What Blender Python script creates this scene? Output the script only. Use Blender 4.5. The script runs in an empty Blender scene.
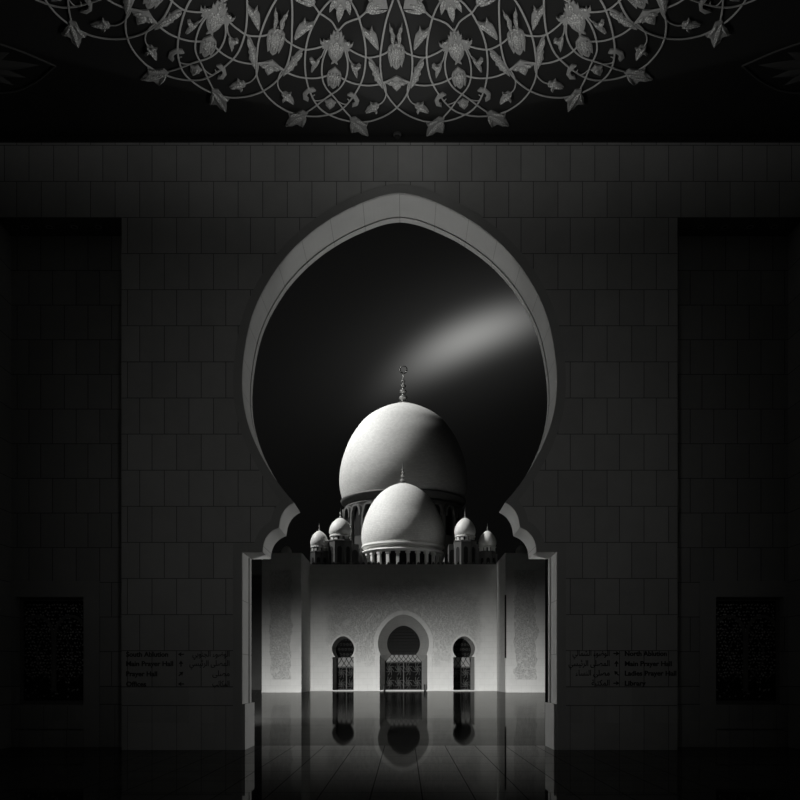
import bpy, bmesh, math, random
from mathutils import Vector
from mathutils.geometry import tessellate_polygon
PI = math.pi
S = bpy.context.scene
COL = S.collection
random.seed(4)

# ------------------------------------------------------------------ camera
F = 900.0; VX = 404.6; HY = 675.0; EYE = 1.6; CX = 0.109
def PX(px, D): return (px - VX) * D / F + CX        # site survey: bearing -> metres at depth D
def PZ(py, D): return EYE + (HY - py) * D / F
cam = bpy.data.cameras.new('camera'); co = bpy.data.objects.new('camera', cam); COL.objects.link(co)
co.location = (CX, 0, EYE); co.rotation_euler = (PI/2, 0, 0)
cam.sensor_width = 36; cam.lens = 36*F/800
cam.shift_x = -(VX-400)/800; cam.shift_y = (HY-400)/800
cam.clip_end = 1000
S.camera = co
S.view_settings.view_transform = 'Standard'; S.view_settings.look = 'None'
S.view_settings.gamma = 1; S.view_settings.exposure = 0; S.view_settings.use_curve_mapping = False

# ------------------------------------------------------------------ node helpers
class NT:
    def __init__(s, tree): s.t = tree; s.n = tree.nodes; s.l = tree.links
    def node(s, typ, **k):
        n = s.n.new(typ)
        for a, v in k.items(): setattr(n, a, v)
        return n
    def put(s, sock, v):
        if isinstance(v, bpy.types.NodeSocket): s.l.new(v, sock)
        elif v is not None: sock.default_value = v
    def m(s, op, a, b=None, c=None, clamp=False):
        n = s.node('ShaderNodeMath', operation=op, use_clamp=clamp)
        s.put(n.inputs[0], a)
        if b is not None: s.put(n.inputs[1], b)
        if c is not None: s.put(n.inputs[2], c)
        return n.outputs[0]
    def mixc(s, f, a, b):
        n = s.node('ShaderNodeMix', data_type='RGBA')
        s.put(n.inputs[0], f); s.put(n.inputs[6], a); s.put(n.inputs[7], b)
        return n.outputs[2]
    def xyz(s, v):
        n = s.node('ShaderNodeSeparateXYZ'); s.l.new(v, n.inputs[0]); return n.outputs
    def comb(s, x, y, z):
        n = s.node('ShaderNodeCombineXYZ'); s.put(n.inputs[0], x); s.put(n.inputs[1], y); s.put(n.inputs[2], z); return n.outputs[0]
    def noise(s, vec, scale, detail=4, rough=.5):
        n = s.node('ShaderNodeTexNoise'); s.put(n.inputs['Vector'], vec)
        n.inputs['Scale'].default_value = scale; n.inputs['Detail'].default_value = detail; n.inputs['Roughness'].default_value = rough
        return n.outputs[0]

def g(v): return (v, v, v*.98, 1)
def newmat(name):
    m = bpy.data.materials.new(name); m.use_nodes = True
    t = NT(m.node_tree); b = m.node_tree.nodes['Principled BSDF']
    return m, t, b
def obco(t):
    return t.node('ShaderNodeTexCoord').outputs['Object']
def bump(t, b, h, strength=.3, dist=.02):
    n = t.node('ShaderNodeBump'); n.inputs['Strength'].default_value = strength; n.inputs['Distance'].default_value = dist
    t.put(n.inputs['Height'], h); t.l.new(n.outputs[0], b.inputs['Normal'])

def plain(name, v, rough=.7, var=.12, nscale=3, bstr=.1, metal=0, spec=.3):
    m, t, b = newmat(name); c = obco(t)
    n = t.noise(c, nscale, 5)
    t.put(b.inputs['Base Color'], t.mixc(n, g(v*(1-var)), g(v*(1+var))))
    b.inputs['Roughness'].default_value = rough; b.inputs['Metallic'].default_value = metal
    b.inputs['Specular IOR Level'].default_value = spec
    bump(t, b, t.noise(c, nscale*12, 3), bstr, .01)
    return m

def lines(t, coord, spacing, width, phase=0.0):
    """1 on a joint line every `spacing` metres"""
    q = t.m('ADD', t.m('DIVIDE', coord, spacing), phase)
    f = t.m('FRACT', q)
    d = t.m('MINIMUM', f, t.m('SUBTRACT', 1, f))
    return t.m('LESS_THAN', d, width/spacing/2), t.m('FLOOR', q)

ROW = .7701; BW = .5248; ZTOP = 11.36
def ashlar(name, v, scale=1.0, zoff=0.0, xph=0.0):
    """stone cladding: half-bond slabs, plain tall course at the foot"""
    m, t, b = newmat(name); c = obco(t); x, y, z = t.xyz(c)[:3]
    row = ROW; bw = BW
    zz = t.m('SUBTRACT', z, ZTOP+zoff - 20*row)
    hl, ri = lines(t, zz, row, .016)
    half = t.m('MULTIPLY', t.m('MODULO', ri, 2), .5)
    xx = t.m('ADD', t.m('DIVIDE', x, bw), t.m('ADD', half, 100.5+xph))
    fx = t.m('FRACT', xx); dx = t.m('MINIMUM', fx, t.m('SUBTRACT', 1, fx))
    vl = t.m('LESS_THAN', dx, .016/bw/2)
    up = t.m('MAXIMUM', hl, vl)
    cell = t.comb(t.m('FLOOR', xx), ri, 0)
    wn = t.node('ShaderNodeTexWhiteNoise'); t.l.new(cell, wn.inputs[0])
    # foot courses
    z1 = t.m('LESS_THAN', t.m('ABSOLUTE', t.m('SUBTRACT', z, 1.345)), .009)
    z2 = t.m('LESS_THAN', t.m('ABSOLUTE', t.m('SUBTRACT', z, .949)), .009)
    f2 = t.m('FRACT', t.m('ADD', t.m('DIVIDE', x, bw), 50.06)); d2 = t.m('MINIMUM', f2, t.m('SUBTRACT', 1, f2))
    v2 = t.m('MULTIPLY', t.m('LESS_THAN', d2, .010/bw/2), t.m('LESS_THAN', z, .949))
    low = t.m('MAXIMUM', t.m('MAXIMUM', z1, z2), v2)
    isl = t.m('LESS_THAN', z, 1.34)
    j = t.m('ADD', t.m('MULTIPLY', up, t.m('SUBTRACT', 1, isl)), t.m('MULTIPLY', low, isl), clamp=True)
    n = t.noise(c, 2.2, 6, .6)
    k = t.m('ADD', t.m('MULTIPLY', wn.outputs[0], .16), t.m('ADD', t.m('MULTIPLY', n, .25), .78))
    base = t.mixc(j, g(v), g(v*.32))
    mul = t.node('ShaderNodeVectorMath', operation='SCALE'); t.l.new(base, mul.inputs[0]); t.l.new(k, mul.inputs['Scale'])
    t.l.new(mul.outputs[0], b.inputs['Base Color'])
    b.inputs['Roughness'].default_value = .75; b.inputs['Specular IOR Level'].default_value = .2
    bump(t, b, t.m('SUBTRACT', t.m('MULTIPLY', t.noise(c, 40, 3), .08), j), .35, .01)
    return m

M = {}
M['wall'] = ashlar('stone_cladding', .5, xph=.06)
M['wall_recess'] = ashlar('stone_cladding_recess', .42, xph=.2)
M['stone'] = plain('smooth_stone', .5)
M['band'] = plain('smooth_band_stone', .43, nscale=1.5)
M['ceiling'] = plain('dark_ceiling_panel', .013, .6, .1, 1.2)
M['gap_shade'] = plain('painted_gap_shade', .02)  # near-black colour stands for the shadow line under the ceiling
m, t, b = newmat('carved_plaster'); c = obco(t)
vo = t.node('ShaderNodeTexVoronoi', feature='DISTANCE_TO_EDGE'); t.l.new(c, vo.inputs['Vector']); vo.inputs['Scale'].default_value = 24
vein = t.m('MULTIPLY', vo.outputs['Distance'], 5.0, clamp=True)
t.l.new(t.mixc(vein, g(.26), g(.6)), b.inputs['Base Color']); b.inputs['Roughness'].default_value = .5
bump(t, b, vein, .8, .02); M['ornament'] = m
M['ornament_base'] = plain('shaded_plaster_ground', .27, .6, .25, 18, .5)  # two-tone ground, darkened to stand for shade between petals
M['vine'] = plain('vine_plaster', .34, .5, .15, 15, .3, spec=.5)
M['corner'] = plain('dim_plaster_relief', .06)  # plaster colour lowered so the edge ornaments look dimly lit
M['letter'] = plain('engraved_black_lettering', .05, .6)
M['dark'] = plain('painted_interior_shade', .012, .8)  # near-black colour stands for shade in interiors, gaps and niches
M['lattice'] = plain('lattice_wood', .2, .7, .2, 8)
M['lattice_dim'] = plain('lattice_metal_leaves', .75, .5, .3, 8)
M['grille'] = plain('door_grille_metal', .11, .6, .2, 8)
M['glass'] = plain('frosted_transom_glass', .30, .6, .1, 5)
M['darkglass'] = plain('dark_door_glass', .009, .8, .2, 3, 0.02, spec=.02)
M['brass'] = plain('dull_gilt_metal', .32, .35, .2, 6, .1, metal=.7)
M['roof_shade_tone'] = plain('shade_toned_roof_stone', .10, .8, .15, 1.5)  # white stone darkened in its colour to stand for shade
M['drum_shade_tone'] = plain('shade_toned_drum_stone', .17, .8, .12, 1.5)  # white stone of the drum toned down to imitate shade
M['black'] = plain('black_metal', .02, .6, spec=.1)

# reveal stone: voussoir joints radiating from the arch centre
m, t, b = newmat('arch_reveal_stone'); c = obco(t); x, y, z = t.xyz(c)[:3]
ang = t.m('ARCTAN2', x, t.m('SUBTRACT', z, 8.0))
jr, _ = lines(t, ang, math.radians(12.0), .0028, 0.0)
above = t.m('GREATER_THAN', z, 5.4)
jh, _ = lines(t, z, 1.15, .014, .22)
j = t.m('ADD', t.m('MULTIPLY', jr, above), t.m('MULTIPLY', jh, t.m('SUBTRACT', 1, above)), clamp=True)
n = t.noise(c, 1.6, 6, .6)
t.l.new(t.mixc(t.m('MULTIPLY', j, .7), t.mixc(n, g(.44), g(.56)), g(.12)), b.inputs['Base Color'])
b.inputs['Roughness'].default_value = .7
bump(t, b, t.noise(c, 40, 3), .06, .01); M['reveal'] = m

# facade stone with fine carved arabesque relief
def facade_mat(name, carve):
    m, t, b = newmat(name); c = obco(t); x, y, z = t.xyz(c)[:3]
    hl, ri = lines(t, z, .62, .03); 
    xx = t.m('ADD', x, t.m('MULTIPLY', t.m('MODULO', ri, 2), .45))
    vl, _ = lines(t, t.m('ADD', xx, 90), .9, .025)
    j = t.m('MAXIMUM', hl, vl)
    vo = t.node('ShaderNodeTexVoronoi', feature='DISTANCE_TO_EDGE'); 
    wc = t.comb(t.m('ADD', x, t.m('MULTIPLY', t.m('SINE', t.m('MULTIPLY', z, 3.1)), .25)), 0, t.m('ADD', z, t.m('MULTIPLY', t.m('SINE', t.m('MULTIPLY', x, 2.7)), .25)))
    t.l.new(wc, vo.inputs['Vector']); vo.inputs['Scale'].default_value = 3.2
    vine = t.m('LESS_THAN', vo.outputs['Distance'], .10)
    dots = t.noise(c, 9, 2, .6)
    leaf = t.m('GREATER_THAN', dots, .56)
    rel = t.m('MAXIMUM', t.m('MULTIPLY', vine, .8), leaf)
    n = t.noise(c, 1.5, 5)
    if carve == 'spandrel':
        # carving fills the field round the doors up to a ragged edge
        ax = t.m('ADD', t.m('ABSOLUTE', x), t.m('MULTIPLY', t.m('SUBTRACT', t.noise(c, 1.3, 5), .5), 1.6))
        top = t.m('SUBTRACT', 11.3, t.m('MULTIPLY', t.m('MULTIPLY', ax, ax), .022))
        bot = 2.2
        nz = t.m('MULTIPLY', t.m('SUBTRACT', t.noise(c, .8, 4), .5), 3)
        zq = t.m('ADD', z, nz)
        mk = t.m('MULTIPLY', t.m('DIVIDE', t.m('SUBTRACT', top, zq), 1.2, clamp=True), t.m('DIVIDE', t.m('SUBTRACT', zq, bot), 4.0, clamp=True))
        mk = t.m('MULTIPLY', mk, t.m('SUBTRACT', 7.9, ax, clamp=True))
    elif carve == 'panel':
        ax = t.m('ABSOLUTE', t.m('SUBTRACT', t.m('ABSOLUTE', x), 11.2))
        nz = t.m('MULTIPLY', t.m('SUBTRACT', t.noise(c, 1.1, 4), .5), 1.2)
        mk = t.m('MULTIPLY', t.m('LESS_THAN', t.m('ADD', ax, nz), .95), t.m('MULTIPLY', t.m('LESS_THAN', z, 11.2), t.m('GREATER_THAN', z, 1.2)))
    else: mk = 0.0
    relm = t.m('MULTIPLY', rel, mk)
    col = t.mixc(n, g(.62), g(.76))
    col = t.mixc(t.m('MULTIPLY', t.m('MULTIPLY', t.m('SUBTRACT', 1, rel), mk), .38), col, g(.28))  # hollows of the carving get a darker colour in place of shade
    col = t.mixc(t.m('MULTIPLY', j, t.m('SUBTRACT', .20, t.m('MULTIPLY', mk, .15))), col, g(.25))
    t.l.new(col, b.inputs['Base Color']); b.inputs['Roughness'].default_value = .7
    b.inputs['Specular IOR Level'].default_value = .2
    bump(t, b, relm, 1.0, .08)
    return m
M['facade'] = facade_mat('carved_white_facade', 'spandrel')
M['tower'] = facade_mat('carved_white_tower', 'panel')
M['facade_plain'] = facade_mat('white_dressed_stone', None)

# dome cladding: small courses of white tile around the dome
m, t, b = newmat('white_dome_tile'); c = obco(t); x, y, z = t.xyz(c)[:3]
hl, ri = lines(t, z, .21, .03)
a = t.m('ADD', t.m('MULTIPLY', t.m('ARCTAN2', x, y), 22), t.m('MULTIPLY', t.m('MODULO', ri, 2), .5))
vl, ci = lines(t, t.m('ADD', a, 200), 1.0, .05)
wn = t.node('ShaderNodeTexWhiteNoise'); t.l.new(t.comb(ci, ri, 0), wn.inputs[0])
st = t.noise(t.comb(t.m('MULTIPLY', t.m('ARCTAN2', x, y), 3), 0, t.m('MULTIPLY', z, 9)), 1.2, 4)
col = t.mixc(wn.outputs[0], g(.70), g(.82)); col = t.mixc(t.m('MULTIPLY', st, .35), col, g(.5))
col = t.mixc(t.m('MULTIPLY', t.m('MAXIMUM', hl, vl), .35), col, g(.3))
t.l.new(col, b.inputs['Base Color']); b.inputs['Roughness'].default_value = .6; b.inputs['Specular IOR Level'].default_value = .25
M['dome'] = m
M['dome_plain'] = plain('white_smooth_dome', .8, .5, .05, 2, .03)

def marble(name, v, rough, refl, sx, sy, jw, nw=.0, ph=.5):
    """polished slabs: dull body plus a mirror coat growing towards grazing view"""
    m, t, b = newmat(name); c = obco(t); x, y, z = t.xyz(c)[:3]
    j1, _ = lines(t, x, sx, jw, ph); j2, _ = lines(t, y, sy, jw*1.5)
    j = t.m('MAXIMUM', j1, j2)
    n = t.noise(c, .5, 6, .6)
    ncx = t.noise(t.comb(t.m('MULTIPLY', x, .25), t.m('MULTIPLY', y, 1.1), 0), 1.0, 5, .6)
    t.l.new(t.mixc(j, t.mixc(n, g(v*.7), g(v*1.3)), g(.004)), b.inputs['Base Color'])
    b.inputs['Roughness'].default_value = .8; b.inputs['Specular IOR Level'].default_value = 0
    gl = t.node('ShaderNodeBsdfGlossy'); gl.inputs['Roughness'].default_value = rough
    gl.inputs['Color'].default_value = g(1)
    fr = t.node('ShaderNodeFresnel'); fr.inputs['IOR'].default_value = 1.45
    fac = t.m('MULTIPLY', t.m('MULTIPLY', fr.outputs[0], refl), t.m('SUBTRACT', 1.12, t.m('MULTIPLY', ncx, .3)))
    fac = t.m('MULTIPLY', fac, t.m('SUBTRACT', 1, t.m('MULTIPLY', j, .75)))
    bp = t.node('ShaderNodeBump'); bp.inputs['Strength'].default_value = .05; bp.inputs['Distance'].default_value = .004
    t.l.new(t.noise(t.comb(t.m('MULTIPLY', x, .3), t.m('MULTIPLY', y, 1.4), 0), 1.3, 2), bp.inputs['Height'])
    t.l.new(bp.outputs[0], gl.inputs['Normal'])
    mx = t.node('ShaderNodeMixShader'); t.l.new(fac, mx.inputs[0]); t.l.new(b.outputs[0], mx.inputs[1]); t.l.new(gl.outputs[0], mx.inputs[2])
    t.l.new(mx.outputs[0], t.n['Material Output'].inputs['Surface'])
    return m
M['floor_hall'] = marble('polished_dark_marble', .02, .03, .6, .68, 1.36, .016)
M['floor_near'] = marble('polished_courtyard_marble', .015, .035, .35, 12.0, 6.4, .01)
M['floor_far'] = marble('pale_courtyard_marble', .018, .07, .42, 12.0, 26.0, .01)

# ------------------------------------------------------------------ mesh helpers
def obj(name, bm, mat, parent=None, loc=None, smooth=False, kind=None, label=None):
    me = bpy.data.meshes.new(name)
    bmesh.ops.recalc_face_normals(bm, faces=bm.faces)
    bm.to_mesh(me); bm.free()
    for mm in (mat if isinstance(mat, (list, tuple)) else [mat]): me.materials.append(mm)
    if smooth:
        for p in me.polygons: p.use_smooth = True
        try: me.set_sharp_from_angle(angle=math.radians(35))
        except Exception: pass
    o = bpy.data.objects.new(name, me); COL.objects.link(o)
    if parent: o.parent = parent
    if loc: o.location = loc
    if kind: o['kind'] = kind
    if label: o['label'] = label
    return o
def struct(name, bm, mat, label=None, **k): 
    o = obj(name, bm, mat, kind='structure', **k)
    if label: o['label'] = label
    return o
def thing(name, label, cat, loc=(0,0,0), group=None, rz=0):
    o = bpy.data.objects.new(name, None); COL.objects.link(o); o.empty_display_size = .3
    o.location = loc; o.rotation_euler[2] = rz; o['label'] = label; o['category'] = cat
    if group: o['group'] = group
    return o
def tag(o, label, cat, group=None):
    o['label'] = label; o['category'] = cat
    if group: o['group'] = group
    return o
def B(): return bmesh.new()
def box(bm, x0, x1, y0, y1, z0, z1):
    v = [bm.verts.new((x, y, z)) for x in (x0, x1) for y in (y0, y1) for z in (z0, z1)]
    for f in ((0,1,3,2),(4,6,7,5),(0,4,5,1),(2,3,7,6),(0,2,6,4),(1,5,7,3)): bm.faces.new([v[i] for i in f])
    return bm
def slab(bm, pts, y0, y1, side_mat=None, mat=0):
    """extrude an x,z outline from y0 to y1"""
    tri = tessellate_polygon([[Vector((p[0], p[1], 0)) for p in pts]])
    a = [bm.verts.new((p[0], y0, p[1])) for p in pts]; c = [bm.verts.new((p[0], y1, p[1])) for p in pts]
    for q in tri:
        for L in (a, c):
            try: f = bm.faces.new([L[i] for i in q]); f.material_index = mat
            except ValueError: pass
    n = len(pts)
    for i in range(n):
        f = bm.faces.new([a[i], a[(i+1) % n], c[(i+1) % n], c[i]])
        f.material_index = side_mat(pts[i], pts[(i+1) % n]) if side_mat else mat
    return bm
def strip(bm, outer, inner, y0, y1):
    """band between two polylines of equal length, extruded y0..y1"""
    n = len(outer)
    V = [[bm.verts.new((p[0], y, p[1])) for p in L] for L in (outer, inner) for y in (y0, y1)]
    o0, o1, i0, i1 = V
    for k in range(n-1):
        for q in ((o0[k], o0[k+1], i0[k+1], i0[k]), (o1[k], o1[k+1], i1[k+1], i1[k]), (o0[k], o0[k+1], o1[k+1], o1[k]), (i0[k], i0[k+1], i1[k+1], i1[k])):
            bm.faces.new(q)
    for k in (0, n-1): bm.faces.new((o0[k], o1[k], i1[k], i0[k]))
    return bm
def lathe(bm, prof, seg=48, c=(0,0,0)):
    rings = []
    for r, z in prof:
        if r < 1e-4: rings.append([bm.verts.new((c[0], c[1], c[2]+z))])
        else: rings.append([bm.verts.new((c[0]+r*math.cos(2*PI*i/seg), c[1]+r*math.sin(2*PI*i/seg), c[2]+z)) for i in range(seg)])
    for A, C in zip(rings, rings[1:]):
        for i in range(seg):
            j = (i+1) % seg
            if len(A) == 1 and len(C) == 1: continue
            if len(A) == 1: bm.faces.new((A[0], C[j], C[i]))
            elif len(C) == 1: bm.faces.new((A[i], A[j], C[0]))
            else: bm.faces.new((A[i], A[j], C[j], C[i]))
    return bm
def spline(pts, n=6):
    """Catmull-Rom through pts"""
    P = [Vector(p) for p in pts]
    P = [2*P[0]-P[1]] + P + [2*P[-1]-P[-2]]
    out = []
    for i in range(1, len(P)-2):
        for k in range(n):
            s = k/n; a, b_, c_, d = P[i-1], P[i], P[i+1], P[i+2]
            out.append(.5*((2*b_) + (c_-a)*s + (2*a-5*b_+4*c_-d)*s*s + (3*b_-a-3*c_+d)*s**3))
    out.append(P[-2]); return out
def tube(bm, pts, r, seg=6, flat=1.0):
    """round tube along 3-D points; r number or list"""
    pts = [Vector(p) for p in pts]; n = len(pts); R = r if isinstance(r, (list, tuple)) else [r]*n
    rings = []; up = Vector((0, 0, 1))
    for i, p in enumerate(pts):
        d = (pts[min(i+1, n-1)]-pts[max(i-1, 0)]).normalized()
        u = up if abs(d.z) < .9 else Vector((0, 1, 0))
        s = d.cross(u).normalized(); w = s.cross(d).normalized()
        rings.append([bm.verts.new(p + s*R[i]*math.cos(2*PI*k/seg) + w*R[i]*flat*math.sin(2*PI*k/seg)) for k in range(seg)])
    for A, C in zip(rings, rings[1:]):
        for k in range(seg): bm.faces.new((A[k], A[(k+1) % seg], C[(k+1) % seg], C[k]))
    bm.faces.new(rings[0]); bm.faces.new(rings[-1]); return bm

def horseshoe(cx, zspring, zc, R, wn, wj, zapex, z0=0.0, n=28, wide=0.0):
    """opening outline from right foot over the arch to the left foot. wn half width at the spring notch, wj at the jamb"""
    a0 = -math.asin(max(-1, min(1, (zc-zspring)/R))); pts = []
    for i in range(n+1):
        a = a0 + (PI/2-a0)*i/n
        x = R*math.cos(a); z = zc+R*math.sin(a)
        s = max(0, math.sin(a)); z += (zapex-zc-R)*s**5
        if i == 0: x = min(x, wn) if wn else x
        pts.append((x, z))
    right = [(wj, z0), (wj, zspring-wide)] + pts
    left = [(-x, z) for x, z in reversed(right[:-1])]
    return [(cx+x, z) for x, z in right+left]

# ------------------------------------------------------------------ hall: wall with the great arch
D0 = 19.2; TH = 1.19; PXM = D0/F
def nz(py): return EYE+(HY-py)*PXM
half = [(0,193.2),(10,194.3),(23,197.5),(42,205),(60,213.8),(77.3,224.6),(93.2,236.8),(107.4,250.2),(120.2,265.2),(131,281.5),(140.3,298.5),(147.7,317),(152.8,337.5),(156,358),(157.3,375),(157.2,390),(155.6,406),(152,422),(146.5,438),(138.5,455),(127.5,474),(116.5,489.5),(105.5,502.5)]
curve = [(p.x, p.y) for p in spline([(a, b_, 0) for a, b_ in half], 4)]
lob1 = [(p.x, p.y) for p in spline([(105.5,502.5,0),(111,506,0),(115.4,510.8,0),(118.8,518,0),(120.5,527.4,0)], 4)][1:]
lob2 = [(p.x, p.y) for p in spline([(120.5,527.4,0),(127.5,531,0),(133,537,0),(136,544.5,0),(136.8,552,0)], 4)][1:]
prof = curve + lob1 + lob2 + [(157.5, 552), (157.5, 750)]
R_ = [(a*PXM, nz(b_)) for a, b_ in prof]                # right half from apex down to floor
R_[-1] = (R_[-1][0], 0)
arch = list(reversed(R_)) + [(-x, z) for x, z in R_[1:]]  # right foot -> apex -> left foot
PW = 5.93; HW = 8.63; ZC = 13.056; ZR = 11.36
outl = [(PW, 0)] + [(PW, ZR), (HW, ZR), (HW, ZC), (-HW, ZC), (-HW, ZR), (-PW, ZR), (-PW, 0)]
poly = arch + list(reversed(outl))
# order: arch right foot -> left foot, then outer from left foot round to right foot
archset = set((round(x, 5), round(z, 5)) for x, z in arch)
def sm(p, q): return 1 if (round(p[0], 5), round(p[1], 5)) in archset and (round(q[0], 5), round(q[1], 5)) in archset and not (abs(p[1]) < 1e-6 and abs(q[1]) < 1e-6) else 0
bm = slab(B(), poly, D0, D0+TH, sm)
struct('wall_front', bm, [M['wall'], M['reveal']], 'pale stone wall with the great horseshoe archway')
# raised lip at the courtyard edge of the arch
def offset(pl, d):
    out = []; n = len(pl)
    for i, p in enumerate(pl):
        a = Vector(pl[max(i-1, 0)]); c_ = Vector(pl[min(i+1, n-1)]); p = Vector(p)
        d1 = (p-a).normalized() if (p-a).length > 1e-7 else None; d2 = (c_-p).normalized() if (c_-p).length > 1e-7 else None
        if d1 is None: d1 = d2
        if d2 is None: d2 = d1
        n1 = Vector((d1.y, -d1.x)); n2 = Vector((d2.y, -d2.x)); nn = (n1+n2)
        nn = nn.normalized() if nn.length > .3 else n1
        k = min(1.5, 1/max(.4, nn.dot(n1)))
        out.append((p.x+nn.x*d*k, p.y+nn.y*d*k))
    return out
def clean_offset(pl, d):
    oa = offset(pl, d); dn = []
    for p, q in zip(pl, pl[1:]):
        n = max(1, int(math.hypot(p[0]-q[0], p[1]-q[1])/.03)); dn += [(p[0]+(q[0]-p[0])*i/n, p[1]+(q[1]-p[1])*i/n) for i in range(n)]
    good = [i for i, q in enumerate(oa) if min((q[0]-a)**2+(q[1]-b_)**2 for a, b_ in dn) > (d*.965)**2]
    if 0 not in good: good = [0]+good
    if len(oa)-1 not in good: good.append(len(oa)-1)
    for a, b_ in zip(good, good[1:]):
        for i in range(a+1, b_): f = (i-a)/(b_-a); oa[i] = (oa[a][0]*(1-f)+oa[b_][0]*f, oa[a][1]*(1-f)+oa[b_][1]*f)
    return [(x, max(0, z)) for x, z in oa]
upper = [p for p in arch if p[1] > nz(458)]
lip = [(x*(1-t_)+q[0]*t_, z*(1-t_)+q[1]*t_) for (x, z), q in zip(upper, offset(upper, -.024)) for t_ in [min(1, max(0, (z-nz(458))/2.2))]]
lip = [(x, max(0, z)) for x, z in lip]
bm = strip(B(), upper, lip, D0+TH-.2, D0+TH)
struct('trim_1', bm, M['reveal'], 'slim raised lip round the courtyard edge of the arch')
oa = clean_offset(arch, .19)
bm = strip(B(), oa, arch, D0-.014, D0+.05)
struct('trim_2', bm, M['band'], 'flat stone band framing the great arch')
k = 3
for s in (-1, 1):       # plinth blocks at the foot of the jambs
    x0, x1 = sorted((s*3.36, s*3.30)); bm = box(B(), x0, x1, D0+.03, D0+TH+.04, 0, .98)
    box(bm, *sorted((s*3.36, s*3.335)), D0+TH-.38, D0+TH-.3, .98, nz(553))
    struct('trim_%d' % k, bm, M['stone'], 'low plinth block at foot of arch jamb'); k += 1
# recessed side bays with lattice windows
DR = 20.0
WX0, WX1 = 7.02, 8.53; WZ0, WZ1 = PZ(704, DR), PZ(597, DR)
for s, nm in ((-1, 'left'), (1, 'right')):
    q = lambda a, b_: sorted((s*a, s*b_))
    bm = B()
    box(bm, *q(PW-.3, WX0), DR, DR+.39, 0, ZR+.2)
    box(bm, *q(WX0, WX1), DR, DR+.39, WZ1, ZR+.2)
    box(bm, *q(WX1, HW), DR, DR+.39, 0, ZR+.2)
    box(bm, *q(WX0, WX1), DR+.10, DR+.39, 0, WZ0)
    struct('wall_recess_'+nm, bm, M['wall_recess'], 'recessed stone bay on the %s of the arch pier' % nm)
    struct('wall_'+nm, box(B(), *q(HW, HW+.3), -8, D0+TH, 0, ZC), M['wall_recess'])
    # window surround with mitred corners
    bm = B(); fx0 = PX(700.5, DR)-.02; fz = PZ(581, DR)
    P3 = [(fx0, 0), (fx0, fz), (HW, fz)]; Q3 = [(WX0, 0), (WX0, WZ1), (HW, WZ1)]
    strip(bm, [(s*a, b_) for a, b_ in P3], [(s*a, b_) for a, b_ in Q3], DR-.03, DR+.02)
    struct('trim_%d' % k, bm, M['band'], 'flat mitred stone surround of lattice window'); k += 1
    bm = box(B(), *q(WX0, WX1), DR-.02, DR+.12, WZ0-.55, WZ0-.04)
    box(bm, *q(WX0, WX1), DR-.06, DR+.12, 0, WZ0-.58)
    struct('baseboard_'+nm, bm, M['wall_recess'], 'low stone sill block under the lattice window')
    # lattice window
    w = thing('lattice_window', 'dark pierced screen of leafy scrolls, in the %s hand bay beside the %s' % (nm, 'South Ablution sign' if s < 0 else 'Library sign'), 'window screen', (s*(WX0+WX1)/2, DR+.2, WZ0), 'pierced screens in the side bays')
    W = (WX1-WX0)/2; H = WZ1-WZ0
    obj('backing', box(B(), -W, W, .12, .16, 0, H), M['dark'], w)
    bm = B(); fr = .07
    box(bm, -W, W, 0, .06, 0, fr); box(bm, -W, W, 0, .06, H-fr, H); box(bm, -W, -W+fr, 0, .06, fr, H-fr); box(bm, W-fr, W, 0, .06, fr, H-fr)
    obj('frame', bm, M['lattice'], w)
    bm = B()
    arcs = []
    for cx0 in (-W*.5, W*.5):
        pts = []
        for i in range(21):
            a = PI*i/20
            pts.append((cx0+W*.5*math.cos(a), H*.62+H*.22*math.sin(a)**.8))
        pts = [(pts[0][0], .3)]+pts+[(pts[-1][0], .3)]
        inn = [(cx0+(x-cx0)*.86, z-.06) for x, z in pts]
        strip(bm, [(max(-W+.05, min(W-.05, x)), z) for x, z in pts], [(max(-W+.05, min(W-.05, x)), z) for x, z in inn], .02, .06); arcs.append(pts)
    for cx0 in (-W*.5, 0, W*.5):
        lb = [(cx0+(.06+.34*math.sin(PI*i/16)) , .5+H*.5*i/16) for i in range(17)]
        lc = [(cx0-(.06+.34*math.sin(PI*i/16)) , .5+H*.5*i/16) for i in range(17)]
        for L in (lb, lc):
            L = [(max(-W+.06, min(W-.06, x)), z) for x, z in L]
            strip(bm, L, [(x+.022, z+.004) for x, z in L], .03, .06)
    obj('arched_tracery', bm, M['lattice'], w)
    bm = B(); rr = random.Random(11)
    nx, nzz = 19, 28
    for a in range(nx):
        for c_ in range(nzz):
            if c_ < 6 and rr.random() < .75: continue
            x = -W+.1+(2*W-.2)*(a+.5*(c_ % 2)+rr.uniform(-.25, .25)+.25)/nx; z = .12+(H-.24)*(c_+rr.uniform(-.25, .25)+.5)/nzz
            if rr.random() < .12: continue
            u = rr.uniform(.019, .033); an = rr.uniform(0, PI); ca, sa = math.cos(an), math.sin(an)
            pts = [(x+u*ca, z+u*sa), (x-u*.6*sa, z+u*.6*ca), (x-u*ca, z-u*sa), (x+u*.6*sa, z-u*.6*ca)]
            slab(bm, pts, .03, .055)
    obj('leaf_tracery', bm, M['lattice_dim'], w)
    # recessed spots in the soffit
    for i, px in enumerate((701, 725, 750, 774)):
        X = s*(PX(px, 19.6)); 
        t_ = thing('recessed_spotlight', 'small dark recessed spotlight in the %s soffit, %s' % (nm, ('nearest the arch pier', 'second out from the arch pier', 'third out from the arch pier', 'outermost by the side wall')[i]), 'spotlight', (X, 19.6, ZR), 'recessed spotlights over the side bays')
        obj('rim', lathe(B(), [(.055,-.0),(.075,0),(.075,-.012),(.055,-.012),(.055,0)], 20), M['stone'], t_)
        obj('lens', lathe(B(), [(0,-.004),(.054,-.004),(.054,0)], 20), M['black'], t_)

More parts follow.
